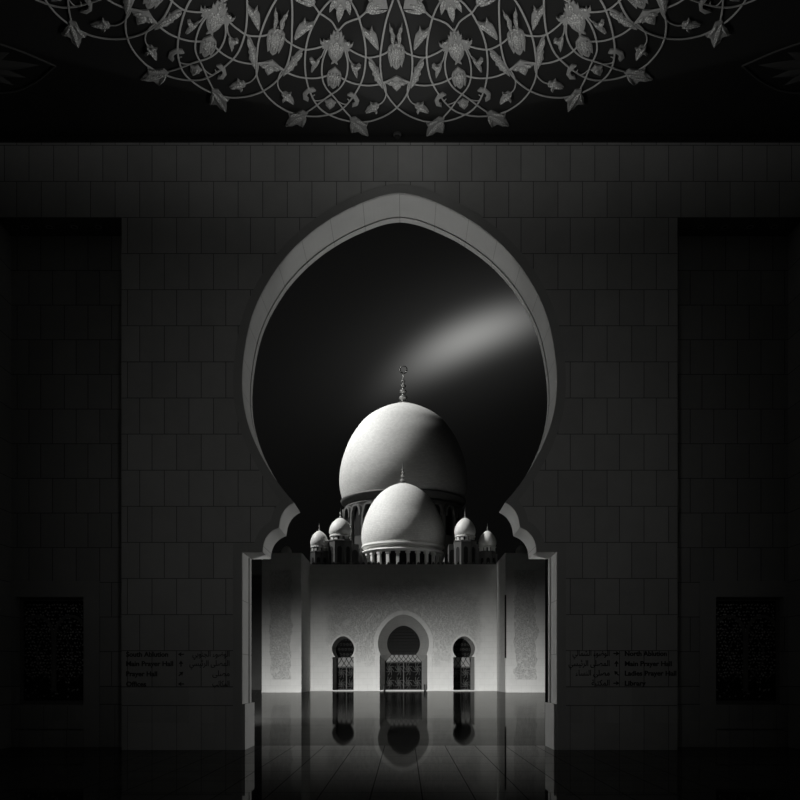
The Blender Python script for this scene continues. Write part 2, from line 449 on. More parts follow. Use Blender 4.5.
# ceiling, painted cornice shade, floor
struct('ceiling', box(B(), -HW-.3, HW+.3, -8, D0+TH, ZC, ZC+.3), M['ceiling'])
struct('trim_%d' % k, box(B(), -HW, HW, D0-.06, D0, ZC-.10, ZC), M['gap_shade'], 'thin dark strip painted as shadow between wall and ceiling'); k += 1
struct('floor', box(B(), -HW-.3, HW+.3, -8, D0+TH, -.2, 0), M['floor_hall'])
struct('courtyard_floor', box(B(), -45, 45, D0+TH, 33.5, -.2, 0), M['floor_near'], 'darker polished paving of the near courtyard')
struct('courtyard_floor_far', box(B(), -45, 45, 33.5, 130, -.2, 0), M['floor_far'], 'paler polished paving in front of the mosque')

# small sensor at the top of the wall
t_ = thing('security_camera', 'small dark dome camera at the ceiling edge above the arch', 'camera', (PX(397.3, 19.05), 19.05, ZC))
obj('mount', lathe(B(), [(0,0),(.085,0),(.085,-.04),(.06,-.05),(0,-.05)], 20), M['corner'], t_)
obj('lens_dome', lathe(B(), [(.06,-.05),(.055,-.08),(.035,-.1),(0,-.11)], 20), M['black'], t_, smooth=True)

# ------------------------------------------------------------------ wayfinding lettering
def pres(s):
    """Arabic shaping by hand: joined presentation forms, laid out right to left"""
    T = {'ا':('\uFE8D','\uFE8E',None,None),'ل':('\uFEDD','\uFEDE','\uFEDF','\uFEE0'),'م':('\uFEE1','\uFEE2','\uFEE3','\uFEE4'),'ص':('\uFEB9','\uFEBA','\uFEBB','\uFEBC'),
         'ى':('\uFEEF','\uFEF0',None,None),'ر':('\uFEAD','\uFEAE',None,None),'ئ':('\uFE89','\uFE8A','\uFE8B','\uFE8C'),'ي':('\uFEF1','\uFEF2','\uFEF3','\uFEF4'),
         'س':('\uFEB1','\uFEB2','\uFEB3','\uFEB4'),'ن':('\uFEE5','\uFEE6','\uFEE7','\uFEE8'),'ء':('\uFE80',None,None,None),'ك':('\uFED9','\uFEDA','\uFEDB','\uFEDC'),
         'ت':('\uFE95','\uFE96','\uFE97','\uFE98'),'ب':('\uFE8F','\uFE90','\uFE91','\uFE92'),'ة':('\uFE93','\uFE94',None,None),'و':('\uFEED','\uFEEE',None,None),
         'ض':('\uFEBD','\uFEBE','\uFEBF','\uFEC0'),'ش':('\uFEB5','\uFEB6','\uFEB7','\uFEB8'),'ج':('\uFE9D','\uFE9E','\uFE9F','\uFEA0')}
    out = []
    for w in s.split(' '):
        r = ''
        for i, ch in enumerate(w):
            f = T[ch]; prev = i > 0 and T[w[i-1]][2] is not None and f[1] is not None
            nxt = i+1 < len(w) and f[2] is not None and T[w[i+1]][1] is not None
            r += f[3] if prev and nxt else f[1] if prev else f[2] if nxt else f[0]
        out.append(r[::-1])
    return ' '.join(out[::-1])
def text(name, s, x, z, size, align, parent, bold=.0, label=None, sx=1.0, fit=None):
    cu = bpy.data.curves.new(name, 'FONT'); cu.body = s; cu.size = size; cu.align_x = align; cu.extrude = .004; cu.offset = bold
    cu.resolution_u = 3
    o = bpy.data.objects.new(name, cu); COL.objects.link(o)
    bpy.context.view_layer.update()
    dg = bpy.context.evaluated_depsgraph_get(); me = bpy.data.meshes.new_from_object(o.evaluated_get(dg))
    bpy.data.objects.remove(o)
    if fit and me.vertices:
        xs = [v.co.x for v in me.vertices]; kx = fit/(max(xs)-min(xs)); mx = min(xs) if align == 'LEFT' else max(xs)
        for v in me.vertices: v.co.x = (v.co.x-mx)*kx
    me.materials.clear(); me.materials.append(M['letter'])
    o = bpy.data.objects.new(name, me); COL.objects.link(o); o.parent = parent
    o.location = (x, -.003, z); o.rotation_euler = (PI/2, 0, 0)
    return o
def arrow(parent, x, z, deg, L=.13):
    bm = B(); c_, s_ = math.cos(math.radians(deg)), math.sin(math.radians(deg)); h = L/2
    pts = [(-h,-.012),(0,-.012),(-.012,-.05),(h,0),(-.012,.05),(0,.012),(-h,.012)]
    slab(bm, [(x+a*c_-b_*s_, z+a*s_+b_*c_) for a, b_ in pts], -.006, 0)
    obj('arrow', bm, M['letter'], parent)
def sign(rows, label, xe, xa, xr, zs, anchor_px):
    T = thing('direction_sign', label, 'sign', (PX(anchor_px, D0), D0-.001, 0), 'engraved direction lists on the arch piers')
    ox = T.location.x
    for (en, fe, deg, ar, fa), py in zip(rows, zs):
        z = PZ(py, D0)
        text('english_line', en, PX(xe, D0)-ox, z-.05, .145, 'LEFT', T, .004, fit=fe*PXM)
        arrow(T, PX(xa, D0)-ox, z, deg)
        text('arabic_line', pres(ar), PX(xr, D0)-ox, z-.05, .17, 'RIGHT', T, .002, fit=fa*PXM)
sign([('South Ablution', 42, 180, 'الوضوء الجنوبي', 37), ('Main Prayer Hall', 47, 90, 'المصلى الرئيسي', 40), ('Prayer Hall', 31, 45, 'مصلى', 17), ('Offices', 20, 180, 'المكاتب', 17)],
     'black engraved list from South Ablution to Offices on stone pier', 126.2, 181, 229.5, (654.3, 663.6, 673.8, 684), 178)
sign([('North Ablution', 42, 0, 'الوضوء الشمالي', 37), ('Main Prayer Hall', 47, 90, 'المصلى الرئيسي', 41), ('Ladies Prayer Hall', 51.5, 135, 'مصلى النساء', 34), ('Library', 21, 0, 'المكتبة', 18)],
     'black engraved list from North Ablution to Library on stone pier', 624.8, 616.4, 609.5, (653.5, 663.6, 673.2, 683.2), 620)

# ------------------------------------------------------------------ ceiling medallion (16-fold floral rosette)
DC = 11.4; XR0 = -.045
def wf(r): return 1+.05*(7.2-r)/1.7+.058*max(0, 5.7-r)
def topol(px, py):
    D = (ZC-EYE)*F/(HY-py); X = (px-VX)*D/F + CX - XR0; Y = D-DC; r = math.hypot(X, Y)
    for _ in range(8): r = math.hypot(X/wf(r), Y)
    return r, math.atan2(-X/wf(r), Y)               # angle positive towards image left
def toloc(r, th): return (-r*math.sin(th)*wf(r), r*math.cos(th))
A0 = math.radians(11.25); STEP = math.radians(22.5)
def xf(pol, kk, mir):
    out = []
    for r, th in pol:
        if mir: th = 2*A0-th
        out.append(toloc(r, th+kk*STEP))
    return out
def pol(pts): return [topol(*p) for p in pts]
S_ = pol([(329.8,0),(323,7.5),(317.5,15.8),(309.6,32.4),(305.6,49.9),(305.3,70),(308.8,87.5),(315.8,102.4),(324.5,111.1),(338.5,117.6),(352.5,120.6),(365,120.8),(374,119.2),(386,114.3),(397.4,105.9),(407,92.8),(411.4,77),(412.3,57.8),(409.6,38.5),(405.3,19.3),(399.3,2.5),(397.6,-2)])
# inner stretch carried on toward the rosette centre, out of the picture
S_ = [(r_, a_) for r_, a_ in [(S_[0][0]-.75, S_[0][1]-.10), (S_[0][0]-.38, S_[0][1]-.055)]] + S_
C_ = pol([(327.1,47.3),(322.8,59.5),(321.9,73.5),(325.4,85.8),(335,97.1),(343.8,108.5),(350.8,116.4)])
D_ = pol([(349,48),(357,52.5),(368.5,56.4),(382.5,53.4),(390.4,48.5),(397.3,42)])
E_ = pol([(336.7,69),(342,73.5),(352,79.5),(365,83.5),(375,83.4),(385,80.5),(397.4,75.5)])
E_ = pol([(336.7,69),(330,73.5),(315.8,77),(300,76),(287.8,71.8),(282.5,68),(272.9,61.5)])
F_ = pol([(384.6,82),(386,88),(385.6,95.4),(382.5,101),(378,104)])
L_ = pol([(339,29),(345,22.5),(352.5,19),(359.5,16.4),(366.5,10.4)])
K_ = pol([(336.6,99.7),(343,102.8),(347.3,103),(349,99.8),(347.5,97.8)])
J_ = pol([(347,50),(350,60),(354.5,65.5),(356.2,72)])
def polyP(pts): return pol(pts)
LEAVES = dict(
 outer_leaf=[(349.7,117.2),(355.4,116.2),(360,119.8),(364,122.4),(368.3,122),(366.2,126.3),(367.6,130),(368.5,135),(362,133.6),(357.5,129.8),(355.3,131.4),(351,131.6),(353,127),(351.0,122)],
 bud=[(379.3,104),(376,101.9),(373,102.9),(370.2,101.2),(370.3,104.4),(367.2,107),(365,111),(369.5,110),(373.3,109.8),(376.4,112.3),(376.3,108.6),(378.8,106.2)],
 crescent=[(347.3,93.8),(351,91.7),(355.6,93.6),(359.2,99.7),(357.4,104.6),(352.1,106),(352.3,102.8),(355,101.7),(356.2,98.9),(354.6,95.4),(351.4,93.4)],
 fork_bud=[(350.4,59.5),(353,63.5),(356.5,64.6),(359,62.6),(361,64.6),(359.2,68),(356.3,68.8),(357.9,72.5),(357.2,76.8),(354.9,71),(352.3,66.5)],
 serrated_leaf=[(368.3,57.2),(371.3,58.2),(374.3,62),(376.4,66),(378.7,67.2),(378.6,71),(381,73.6),(380.6,77),(383.1,80.6),(383,86.8),(379,84.2),(376.8,80.6),(374.6,79.2),(374.2,75.3),(372.2,73.2),(372.6,69.5),(370.6,67),(371,62.6)],
 hooked_leaf=[(362.2,26.5),(366,28.8),(370.4,29.4),(372,25.2),(372.9,30),(376,33.3),(377.2,37.2),(378.2,41.5),(378.8,48.4),(375.6,44.6),(374.4,44.6),(371.8,41),(370.6,41.6),(367.8,37.6),(365.6,36),(363.9,31.8)],
 slim_leaf=[(389.4,22),(390.8,26.6),(392.9,29),(393.4,32),(395.2,35.6),(394.6,39),(393.9,43.6),(391.9,44),(392.2,39.6),(390.9,36.8),(390.8,33),(389.5,30.4)],
 cup_flower=[(365.6,10.2),(367.5,5),(369.5,1.5),(368,-2),(373,-6),(379,-9),(381,-5),(386,-3),(387,3),(387.8,7.6),(382,7.2),(376,9),(371,11.6)],
)
ZO = ZC
med = thing('ceiling_medallion', 'large round plaster medallion of vines and flowers on the dark ceiling', 'ceiling ornament', (XR0, DC, ZC))
def relief(bm, P, h=.05, base=.0):
    """domed relief hanging below the ceiling from an outline of local x,y"""
    n = len(P); cx = sum(p[0] for p in P)/n; cy = sum(p[1] for p in P)/n
    r0 = [bm.verts.new((x, y, 0)) for x, y in P]
    r1 = [bm.verts.new((x, y, -h*.55-base)) for x, y in P]
    tri = tessellate_polygon([[Vector((x, y, 0)) for x, y in P]])
    for i in range(n): bm.faces.new((r0[i], r0[(i+1) % n], r1[(i+1) % n], r1[i]))
    r2 = []
    for i in range(n):
        a = Vector(P[i-1]); q = Vector(P[i]); b2 = Vector(P[(i+1) % n])
        cc = Vector((cx, cy)); v = (a+b2)/2*.35+q*.35+cc*.3
        r2.append(bm.verts.new((v.x, v.y, -h-base)))
    for i in range(n): bm.faces.new((r1[i], r1[(i+1) % n], r2[(i+1) % n], r2[i]))
    for q in tri:
        try: bm.faces.new([r2[i] for i in q])
        except ValueError: pass
    return bm
def petal(bm, c, ang, L, w, h=.05, base=0.0, n=7):
    """almond petal with a raised midrib, starting at c in direction ang"""
    d = (math.cos(ang), math.sin(ang)); s = (-d[1], d[0])
    L1, L2, M_ = [], [], []
    for i in range(n+1):
        u = i/n; ww = w*math.sin(PI*min(1, u**.8))*.5+.002
        px_, py_ = c[0]+d[0]*L*u, c[1]+d[1]*L*u
        L1.append(bm.verts.new((px_+s[0]*ww, py_+s[1]*ww, -.004-base))); L2.append(bm.verts.new((px_-s[0]*ww, py_-s[1]*ww, -.004-base)))
        M_.append(bm.verts.new((px_, py_, -.006-base-h*math.sin(PI*u)**.5 if 0 < u < 1 else -.006-base)))
    for i in range(n):
        for q in ((L1[i], L1[i+1], M_[i+1], M_[i]), (M_[i], M_[i+1], L2[i+1], L2[i])): bm.faces.new(q).material_index = 1
def radial(th):
    """frame at angle th: outward and sideways unit vectors"""
    o = Vector((-math.sin(th), math.cos(th))); return o, Vector((o.y, -o.x))
def mot(bm, r, th, petals, h=.05):
    """petals: (along, side, angle from outward, length, width, base)"""
    c = Vector(toloc(r, th)); c2 = Vector(toloc(r+.1, th)); o = (c2-c).normalized(); s = Vector((o.y, -o.x)); a0 = math.atan2(o.y, o.x)
    for al, sd, an, L, w, bs in petals:
        p = c+o*al+s*sd
        petal(bm, p, a0+an, L, w, h, bs)
# measured radii of the motifs on their axes
def rr_(px, py): return topol(px, py)[0]
r_tul0, r_tul1 = rr_(397.4, 40), rr_(397.4, 68); r_kit0, r_kit1 = rr_(397.4, 75), rr_(397.4, 90)
r_pal0, r_pal1 = rr_(338.5, 27), rr_(337.9, 62.5); r_t20, r_t21 = rr_(337, 66.5), rr_(336, 87.5)
r_sq0, r_sq1 = rr_(334.5, 99), rr_(334, 108.5); r_top = rr_(338.7, 12.5)
def sym(th, axis, H_, petals=(), h=.05):
    """mirror-symmetric flower from a half outline of (side px, picture row) on the axis"""
    bm = B(); r0 = rr_(axis, H_[0][1]); c = Vector(toloc(r0, th)); o = (Vector(toloc(r0+.1, th))-c).normalized(); s_ = Vector((o.y, -o.x))
    K_1 = [((rr_(axis, y)-r0), dx*.0194) for dx, y in H_]
    full = K_1+[(a, -b_) for a, b_ in reversed(K_1[1:-1])]
    relief(bm, [tuple(c+o*a+s_*b_) for a, b_ in full], h)
    mot(bm, r0, th, [(a, sd, an, L, w, h+.004) for a, sd, an, L, w in petals], .03)
    return bm
def tulip(kind, th):
    if kind == 0: return sym(th, 397.4, [(0,39.8),(2.5,43.2),(5,44.2),(7.4,46.6),(8.1,50),(7.9,56),(6.6,61),(5.2,66),(4.1,63),(2.7,66.3),(0,68.4)], [(.12,0,0,.54,.085),(.13,.06,.04,.46,.055),(.13,-.06,-.04,.46,.055),(.16,.118,.08,.36,.055),(.16,-.118,-.08,.36,.055),(.02,0,-.6,.14,.05),(.02,0,.6,.14,.05)])
    return sym(th, 337, [(0,66.6),(3,69.2),(6,71.6),(7.2,75.5),(6.8,80),(5.1,85.8),(4.1,83.3),(2.4,86.2),(0,88)], [(.1,0,0,.40,.08),(.1,.06,.04,.36,.05),(.1,-.06,-.04,.36,.05),(.14,.108,.08,.27,.045),(.14,-.108,-.08,.27,.045)])
def palmette(th):
    return sym(th, 338, [(0,26.8),(1.4,31),(3.9,30),(4.6,34.6),(6.4,34),(6.2,38.2),(8.8,39.3),(9.7,41.6),(12,39.2),(12.9,42.3),(15.6,39.8),(14.8,44),(12,46),(12.6,48.8),(8.8,48),(7.2,50),(6.3,54),(3.8,58),(1.8,60.6),(3.2,63.4),(1,62.2),(0,61.2)],
        [(.3,0,0,.5,.13),(.34,.1,.1,.36,.09),(.34,-.1,-.1,.36,.09),(.1,0,0,.2,.07),(.28,.14,-1.0,.14,.05),(.28,-.14,1.0,.14,.05)])
def kite(th):
    return sym(th, 397.4, [(0,75),(4,77.2),(8,79.4),(12.3,81.4),(9.6,82.7),(7,82),(7.6,84.2),(4.8,83.6),(4,86),(0,90)], [(.12,0,0,.24,.12),(.1,.06,-.9,.13,.05),(.1,-.06,.9,.13,.05)])
def square(th):
    return sym(th, 334.5, [(0,98.3),(3,100.3),(6,101),(4.5,103.3),(4.6,104.8),(0,108.8)], [(.05,0,0,.18,.08)])
def topflower(th):
    return sym(th, 339, [(0,-9),(6,-8),(9.5,-3),(8.4,1.6),(5.8,2.6),(6.3,5.8),(3.2,8.6),(0,12.6)], [(.2,0,0,.45,.12),(.1,.09,-.25,.35,.09),(.1,-.09,.25,.35,.09)])
SECT = range(-4, 5)
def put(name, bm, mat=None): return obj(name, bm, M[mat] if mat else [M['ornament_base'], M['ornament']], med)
OVER = dict(outer_leaf=[(350.6,118,367.8,134,6),(351.6,119,352.3,131,4.2),(355.5,118,367.4,122.8,3.6)],
 bud=[(379,104.3,365.6,110.6,4.6),(376,103.6,370.8,101.8,2.6),(376,107,376.2,111.6,2.8)],
 serrated_leaf=[(368.9,58,376.3,72.5,4.2),(374,67.5,382.6,86.3,4.6),(372.5,63.5,377.5,68,2)],
 hooked_leaf=[(363,27.5,371.5,37.5,4.6),(369,32.5,378.3,47.5,4.6),(370,31,372.2,26,1.8)],
 cup_flower=[(366.2,9.8,381,1.5,5),(366.6,8,374.5,-4,4.2),(369,10.6,387.4,7.2,4)],
 slim_leaf=[(390,23.5,393.3,34,2.6),(392,31.5,393,43.6,3)], fork_bud=[(351,60.5,357,75.5,2.6),(354.5,64.5,361,64.6,2.8)])
def overlay(bm, nm, kk, mir):
    for x0, y0, x1, y1, w in OVER.get(nm, ()):
        p0, p1 = xf(pol([(x0, y0), (x1, y1)]), kk, mir)
        d = Vector(p1)-Vector(p0); petal(bm, p0, math.atan2(d.y, d.x), d.length, w*.0185, .03, .05)
    return bm
for kk in SECT:
    bm = B()
    for mir in (0, 1):
        for st, w in ((S_, .0175), (C_, .0165), (D_, .0165), (E_, .017), (F_, .013), (L_, .0165), (K_, .011), (J_, .012)):
            Pn = xf(st, kk, mir); Q = spline([(x, y, -.02) for x, y in Pn], 5)
            tube(bm, Q, w, 6, .9)
    put('vine_scroll', bm, 'vine')
    th1 = A0+kk*STEP; th0 = kk*STEP
    put('palmette', palmette(th1)); put('tulip_flower', tulip(1, th1)); put('small_kite_flower', square(th1)); put('crown_flower', topflower(th1))
    put('tulip_flower', tulip(0, th0)); put('kite_flower', kite(th0))
    for mir in (0, 1):
        for nm, pts in LEAVES.items():
            P = xf(pol(pts), kk, mir)
            put(nm, overlay(relief(B(), P, .05 if nm != 'slim_leaf' else .035), nm, kk, mir))
# neighbouring medallions, only their pointed tips reach the picture
for s, nm in ((-1, 'left'), (1, 'right')):
    t_ = thing('corner_ornament', 'faint pointed floral ornament on the ceiling by the %s wall' % nm, 'ceiling ornament', (s*7.9, 16.9, ZC), 'faint ceiling ornaments by the side walls')
    bm = B()
    for a in (0, .35, -.35, .75, -.75): petal(bm, (-s*-.2, 0), (PI if s > 0 else 0)+a, 1.35 if a == 0 else 1.15-.4*abs(a), .3, .04)
    obj('petal_cluster', bm, M['corner'], t_)
    bm = B(); pts = [(-s*1.45, 0, -.02), (-s*.9, .45, -.02), (-s*.3, .75, -.02), (s*.5, .8, -.02)]
    for f in (1, -1): tube(bm, spline([(x, y*f, z) for x, y, z in pts], 6), .02)
    obj('vine_scroll', bm, M['corner'], t_)

# ------------------------------------------------------------------ mosque across the courtyard
DF = 90.0; DT = 82.3
mos = thing('mosque_building', 'white carved mosque front with three horseshoe doorways across the courtyard', 'mosque', (0, DF, 0))
def part(name, bm, mat, label=None, smooth=False, parent=None): 
    o = obj(name, bm, mat, parent or mos, smooth=smooth)
    if label: o['label'] = label
    if (parent or mos) is mos: o.location = (0, -DF, 0)
    return o
ZF = 12.66; TXI = 9.33; TXO = 12.95
main_o = horseshoe(0, PZ(655, DF), PZ(643.4, DF), 2.55, 2.34, 2.38, PZ(614.6, DF))
sc_ = 6.04; SL = horseshoe(-sc_, PZ(657, DF), PZ(648.8, DF), 1.11, .96, 1.06, PZ(636.3, DF)); SR = horseshoe(sc_, PZ(657, DF), PZ(648.8, DF), 1.11, .96, 1.06, PZ(636.3, DF))
poly = SR + main_o + SL + [(-TXO, 0), (-TXO, ZF), (TXO, ZF), (TXO, 0)]
part('facade_wall', slab(B(), poly, DF, DF+4.5), M['facade'])
D2 = DF+4.5
main_i = horseshoe(0, PZ(654.3, D2), PZ(643.6, D2), 1.74, 1.62, 1.97, PZ(625.4, D2), wide=.75)
mm_ = [p for p in main_i]
poly = SR + mm_ + SL + [(-TXO, 0), (-TXO, ZF-.3), (TXO, ZF-.3), (TXO, 0)]
part('inner_wall', slab(B(), poly, D2+.01, D2+.6), M['facade_plain'])
for s in (-1, 1):
    bm = box(B(), *sorted((s*TXI, s*TXO)), DT, DF-.01, 0, ZF)
    box(bm, *sorted((s*(TXI-.05), s*(TXO+.05))), DT-.05, DF-.01, ZF, ZF+.10)
    part('corner_tower', bm, M['tower'])
# architraves
def archi(o, grow, y0, y1, mat, name, par=None):
    outer = clean_offset(o, grow)
    return part(name, strip(B(), outer, o, y0, y1), M[mat])
archi(main_o, .42, DF-.07, DF+.02, 'facade_plain', 'door_surround')
for o in (SL, SR): archi(o, .2, DF-.06, DF+.02, 'facade_plain', 'door_surround')
bm = B(); A_ = [bm.verts.new((x, DF+.01, z)) for x, z in main_o]; C2 = [bm.verts.new((x, D2+.03, z)) for x, z in main_i]
for q in range(len(A_)-1): bm.faces.new((A_[q], A_[q+1], C2[q+1], C2[q]))
part('splayed_reveal', bm, M['facade_plain'])
for s in (-1, 1):
    zt = PZ(654.6, DF)
    bm = box(B(), *sorted((s*2.34, s*3.1)), DF-.28, DF+.3, zt-.14, zt+.02)
    part('impost', bm, M['facade_plain'])
    part('pilaster', box(B(), *sorted((s*2.38, s*2.86)), DF-.12, DF+.1, 0, zt-.18), M['facade_plain'])
part('plinth', box(B(), -TXI, TXI, DF-.45, DF-.02, 0, .09), M['facade_plain'])
for s in (-1, 1): part('plinth', box(B(), *sorted((s*(TXI-.0), s*TXO)), DT-.12, DT-.01, 0, .12), M['facade_plain'])
bm = B()
for i in range(-25, 26):
    x = i*.5; slab(bm, [(x-.13, ZF), (x+.13, ZF), (x+.13, ZF+.16), (x, ZF+.3), (x-.13, ZF+.16)], DF+.15, DF+.35)
o = part('parapet_crenellation', bm, M['roof_shade_tone'])
part('roof', box(B(), -TXO, TXO, DF+5.7, 142, ZF-1, ZF-.32), M['roof_shade_tone'])
part('tower_strip', box(B(), TXI-.07, TXI+.06, DT-.1, DT-.02, PZ(658, DT), PZ(595, DT)), M['black'], 'thin dark vertical strip on right tower corner')  # plain dark strip down the tower corner
# interior behind the doors, its shade put into the colour
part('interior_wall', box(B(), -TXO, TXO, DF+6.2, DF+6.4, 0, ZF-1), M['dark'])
# doors
YD = DF+5.2
def door(name, cx, w, z1, z2, ztop, y, nfl):
    """lower lattice leaves to z1, pale transom z1..z2, tympanum above"""
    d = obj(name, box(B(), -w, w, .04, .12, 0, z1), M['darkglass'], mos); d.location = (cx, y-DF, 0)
    bm = B()
    for x in (-w, 0, w): box(bm, x-.05, x+.05, -.02, .04, 0, z1)
    for z in (.06, z1-.05): box(bm, -w, w, -.02, .04, z-.05, z+.05)
    obj('door_frame', bm, M['grille'], d)
    bm = B(); cells = nfl; cw = 2*w/cells; rows = max(2, round(z1/cw/1.3)); ch = z1/rows
    for a in range(cells):
        for r in range(rows):
            ox = -w+cw*(a+.5); oz = ch*(r+.5)
            for q in range(8):
                an = 2*PI*q/8+PI/8
                p0 = (ox, .01, oz); p1 = (ox+cw*.24*math.cos(an+.5), .01, oz+ch*.24*math.sin(an+.5)); p2 = (ox+cw*.48*math.cos(an), .01, oz+ch*.48*math.sin(an))
                tube(bm, spline([p0, p1, p2], 4), .022, 4)
            tube(bm, [(ox+cw*.2*math.cos(2*PI*i/12), .01, oz+ch*.2*math.sin(2*PI*i/12)) for i in range(13)], .02, 4)
    obj('lattice', bm, M['grille'], d)
    tr = obj('transom', slab(B(), [(-w, z1), (w, z1), (w*.96, z1+.1), (w*.86, z2), (-w*.86, z2), (-w*.96, z1+.1)], .03, .1), M['glass'], d)
    tr['label'] = 'pale frosted transom with dark star tracery'
    bm = B(); hh = z2-z1
    for q in range(-nfl, nfl+1):
        for sg in (-1, 1):
            x = q*w/nfl
            a = (x, 0, z1+.03); c_ = (x+sg*w/nfl*1.2, 0, z2-.03)
            if abs(c_[0]) <= w*.95: tube(bm, [a, ((a[0]+c_[0])/2+sg*.05, 0, (a[2]+c_[2])/2), c_], .032, 4)
    box(bm, -w, w, -.02, .03, z1-.04, z1+.04); box(bm, -w*.86, w*.86, -.02, .03, z2-.04, z2+.04)
    obj('transom_tracery', bm, M['black'], d)
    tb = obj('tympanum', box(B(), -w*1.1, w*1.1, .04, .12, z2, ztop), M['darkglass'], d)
    bm = B(); rr = random.Random(3)
    for a in range(int(nfl*3)):
        for r in range(int(nfl*2.4)):
            x = -w+2*w*(a+.5*(r % 2)+.3)/(nfl*3); z = z2+(ztop-z2)*(r+.5)/(nfl*2.4)
            tube(bm, [(x+.11*math.cos(2*PI*i/6), .02, z+.11*math.sin(2*PI*i/6)) for i in range(7)], .016, 3)
    obj('tympanum_lattice', bm, M['grille'], d)
    return d
door('main_door', 0, 1.95, PZ(662, YD)-.0, PZ(654.5, YD), PZ(624, YD), YD, 4)['label'] = 'tall central door with floral metal lattice'
YS = DF+5.2
door('side_door', -sc_, 1.06, PZ(667, YS), PZ(657, YS), PZ(633, YS), YS, 2)['label'] = 'narrow latticed door left of the main door'
door('side_door', sc_, 1.06, PZ(667, YS), PZ(657, YS), PZ(633, YS), YS, 2)['label'] = 'narrow latticed door right of the main door'
# low bollards flanking the doors
for i, (x, who) in enumerate(((PX(384.3, 89), 'left of the main door'), (PX(424.8, 89), 'right of the main door'))):
    b_ = thing('floor_lantern', 'short dark floor lantern standing just %s' % who, 'lantern', (x, 89.2, 0.0), 'floor lanterns by the main door')
    obj('post', box(B(), -.08, .08, -.08, .08, 0.09 if 0 else 0, .55), M['black'], b_); obj('cap', lathe(B(), [(0,.72),(.05,.66),(.12,.58),(.12,.55),(0,.55)], 12), M['black'], b_)
# far walls left and right of the front, darkness put into their colour
for s, nm in ((-1, 'left'), (1, 'right')):
    bm = box(B(), *sorted((s*(TXO+.1), s*24)), 97, 98, 0, 12.4)
    a_ = tag(obj('courtyard_arcade', bm, M['roof_shade_tone']), 'stone wall toned dark as if unlit running off beyond the %s corner tower' % nm, 'wall'); a_['kind'] = 'structure'

# ---- domes
def finial(parent, z, H, r, ring=False, loc=(0, 0, 0)):
    k_ = H
    prof = [(0, 0), (r*1.3, 0), (r*1.1, .02*k_), (r*.35, .05*k_)]
    zz = .05; sz = [1.0, .8, .62, .48]
    for q in sz:
        hh = .15*q+.02
        prof += [(r*.35*q, zz*k_), (r*q*.85, (zz+hh*.3)*k_), (r*q, (zz+hh*.5)*k_), (r*q*.85, (zz+hh*.7)*k_), (r*.3*q, (zz+hh)*k_), (r*.25*q, (zz+hh+.025)*k_)]
        zz += hh+.025
    prof += [(r*.12, .8*k_), (r*.05, k_ if not ring else .82*k_), (0, k_ if not ring else .82*k_)]
    o = obj('finial', lathe(B(), prof, 16), M['brass'], parent, smooth=True); o.location = (loc[0], loc[1], z)
    if ring:
        bm = B(); R = .095*k_; n = 32
        pts = [(R*math.sin(a), 0, .82*k_+R*.98-R*math.cos(a)) for a in [.25*0+2*PI*i/n for i in range(n+1)]]
        tube(bm, pts, [.012*k_*(1.5-.9*math.cos(PI+2*PI*i/n)) *.5+.011*k_ for i in range(n+1)], 6)
        c_ = obj('crescent', bm, M['brass'], o)
    return o
def arched(bm, w, z0, z1, y0, y1, n=8):
    zs = z1-w*1.25; pts = [(w, z0), (w, zs)]+[(w*math.cos(a), zs+w*1.25*math.sin(a)) for a in [PI/2*i/n for i in range(1, n)]]
    pts = pts+[(0, z1)]+[(-x, z) for x, z in reversed(pts)]
    return slab(bm, pts, y0, y1)
def rotz(bm, verts_from, ang, cx=0, cy=0):
    bm.verts.ensure_lookup_table(); ca, sa = math.cos(ang), math.sin(ang)
    for v in bm.verts[verts_from:]:
        x, y = v.co.x, v.co.y; v.co.x = x*ca-y*sa+cx; v.co.y = x*sa+y*ca+cy

def outline_to_profile(P, D, n=5):
    """true radius/height profile of a round dome from its outline seen from below"""
    Q = spline([(a, b_, 0) for a, b_ in P], n); out = []
    for i, p in enumerate(Q):
        a = Q[max(i-1, 0)]; c_ = Q[min(i+1, len(Q)-1)]
        tx, ty = c_.x-a.x, c_.y-a.y                     # going outward and down
        beta = max(0.0, math.atan2(tx, ty)) if ty > 0 else PI/2
        e = math.atan((HY-p.y)/F); k_ = math.sqrt(math.cos(beta)**2+(math.sin(beta)*math.sin(e))**2)
        if p.x < .01: out.append((0, PZ(p.y, D))); continue
        dd = 0
        for _ in range(4):
            x = p.x*(D-dd)/F; r = x*k_/max(.05, math.cos(beta)); dd = r*math.sin(beta)*math.sin(e)/k_
        out.append((r, PZ(p.y, D-dd)))
    # keep it monotonic over the crown
    res = [out[0]]
    for r, z in out[1:]:
        if z < res[-1][1]-.005: res.append((max(r, .02), z))
    return res
# great dome
DB = 130.0; u = DB/F
big = thing('great_dome', 'largest white onion dome, topped by a ring finial, behind the smaller dome', 'dome', (PX(403.3, DB), DB, 0))
P_ = [(0,402.2),(5,402.7),(14,404.8),(23,408.3),(31.6,413),(39.5,419.5),(46,427.6),(51.8,436.5),(56.5,446.5),(60.2,457),(62.8,468),(63.8,478),(63.6,487),(62,496),(60.5,501)]
pr = outline_to_profile(P_, DB)
zring = pr[-1][1]
obj('dome_shell', lathe(B(), pr, 96), M['dome'], big, smooth=True)
rb = pr[-1][0]
obj('base_ring', lathe(B(), [(rb-.1, zring+.05), (rb+.2, zring), (rb+.3, zring-.2), (rb+.22, zring-.42), (rb+.05, zring-.6), (rb-.3, zring-.9), (rb-.5, zring-1.0)], 96), M['drum_shade_tone'], big, smooth=True)
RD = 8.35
drum = obj('drum', lathe(B(), [(rb-.5, zring-.95), (RD+.2, zring-1.3), (RD, zring-1.6), (RD, 13.0)], 88), M['drum_shade_tone'], big, smooth=True)
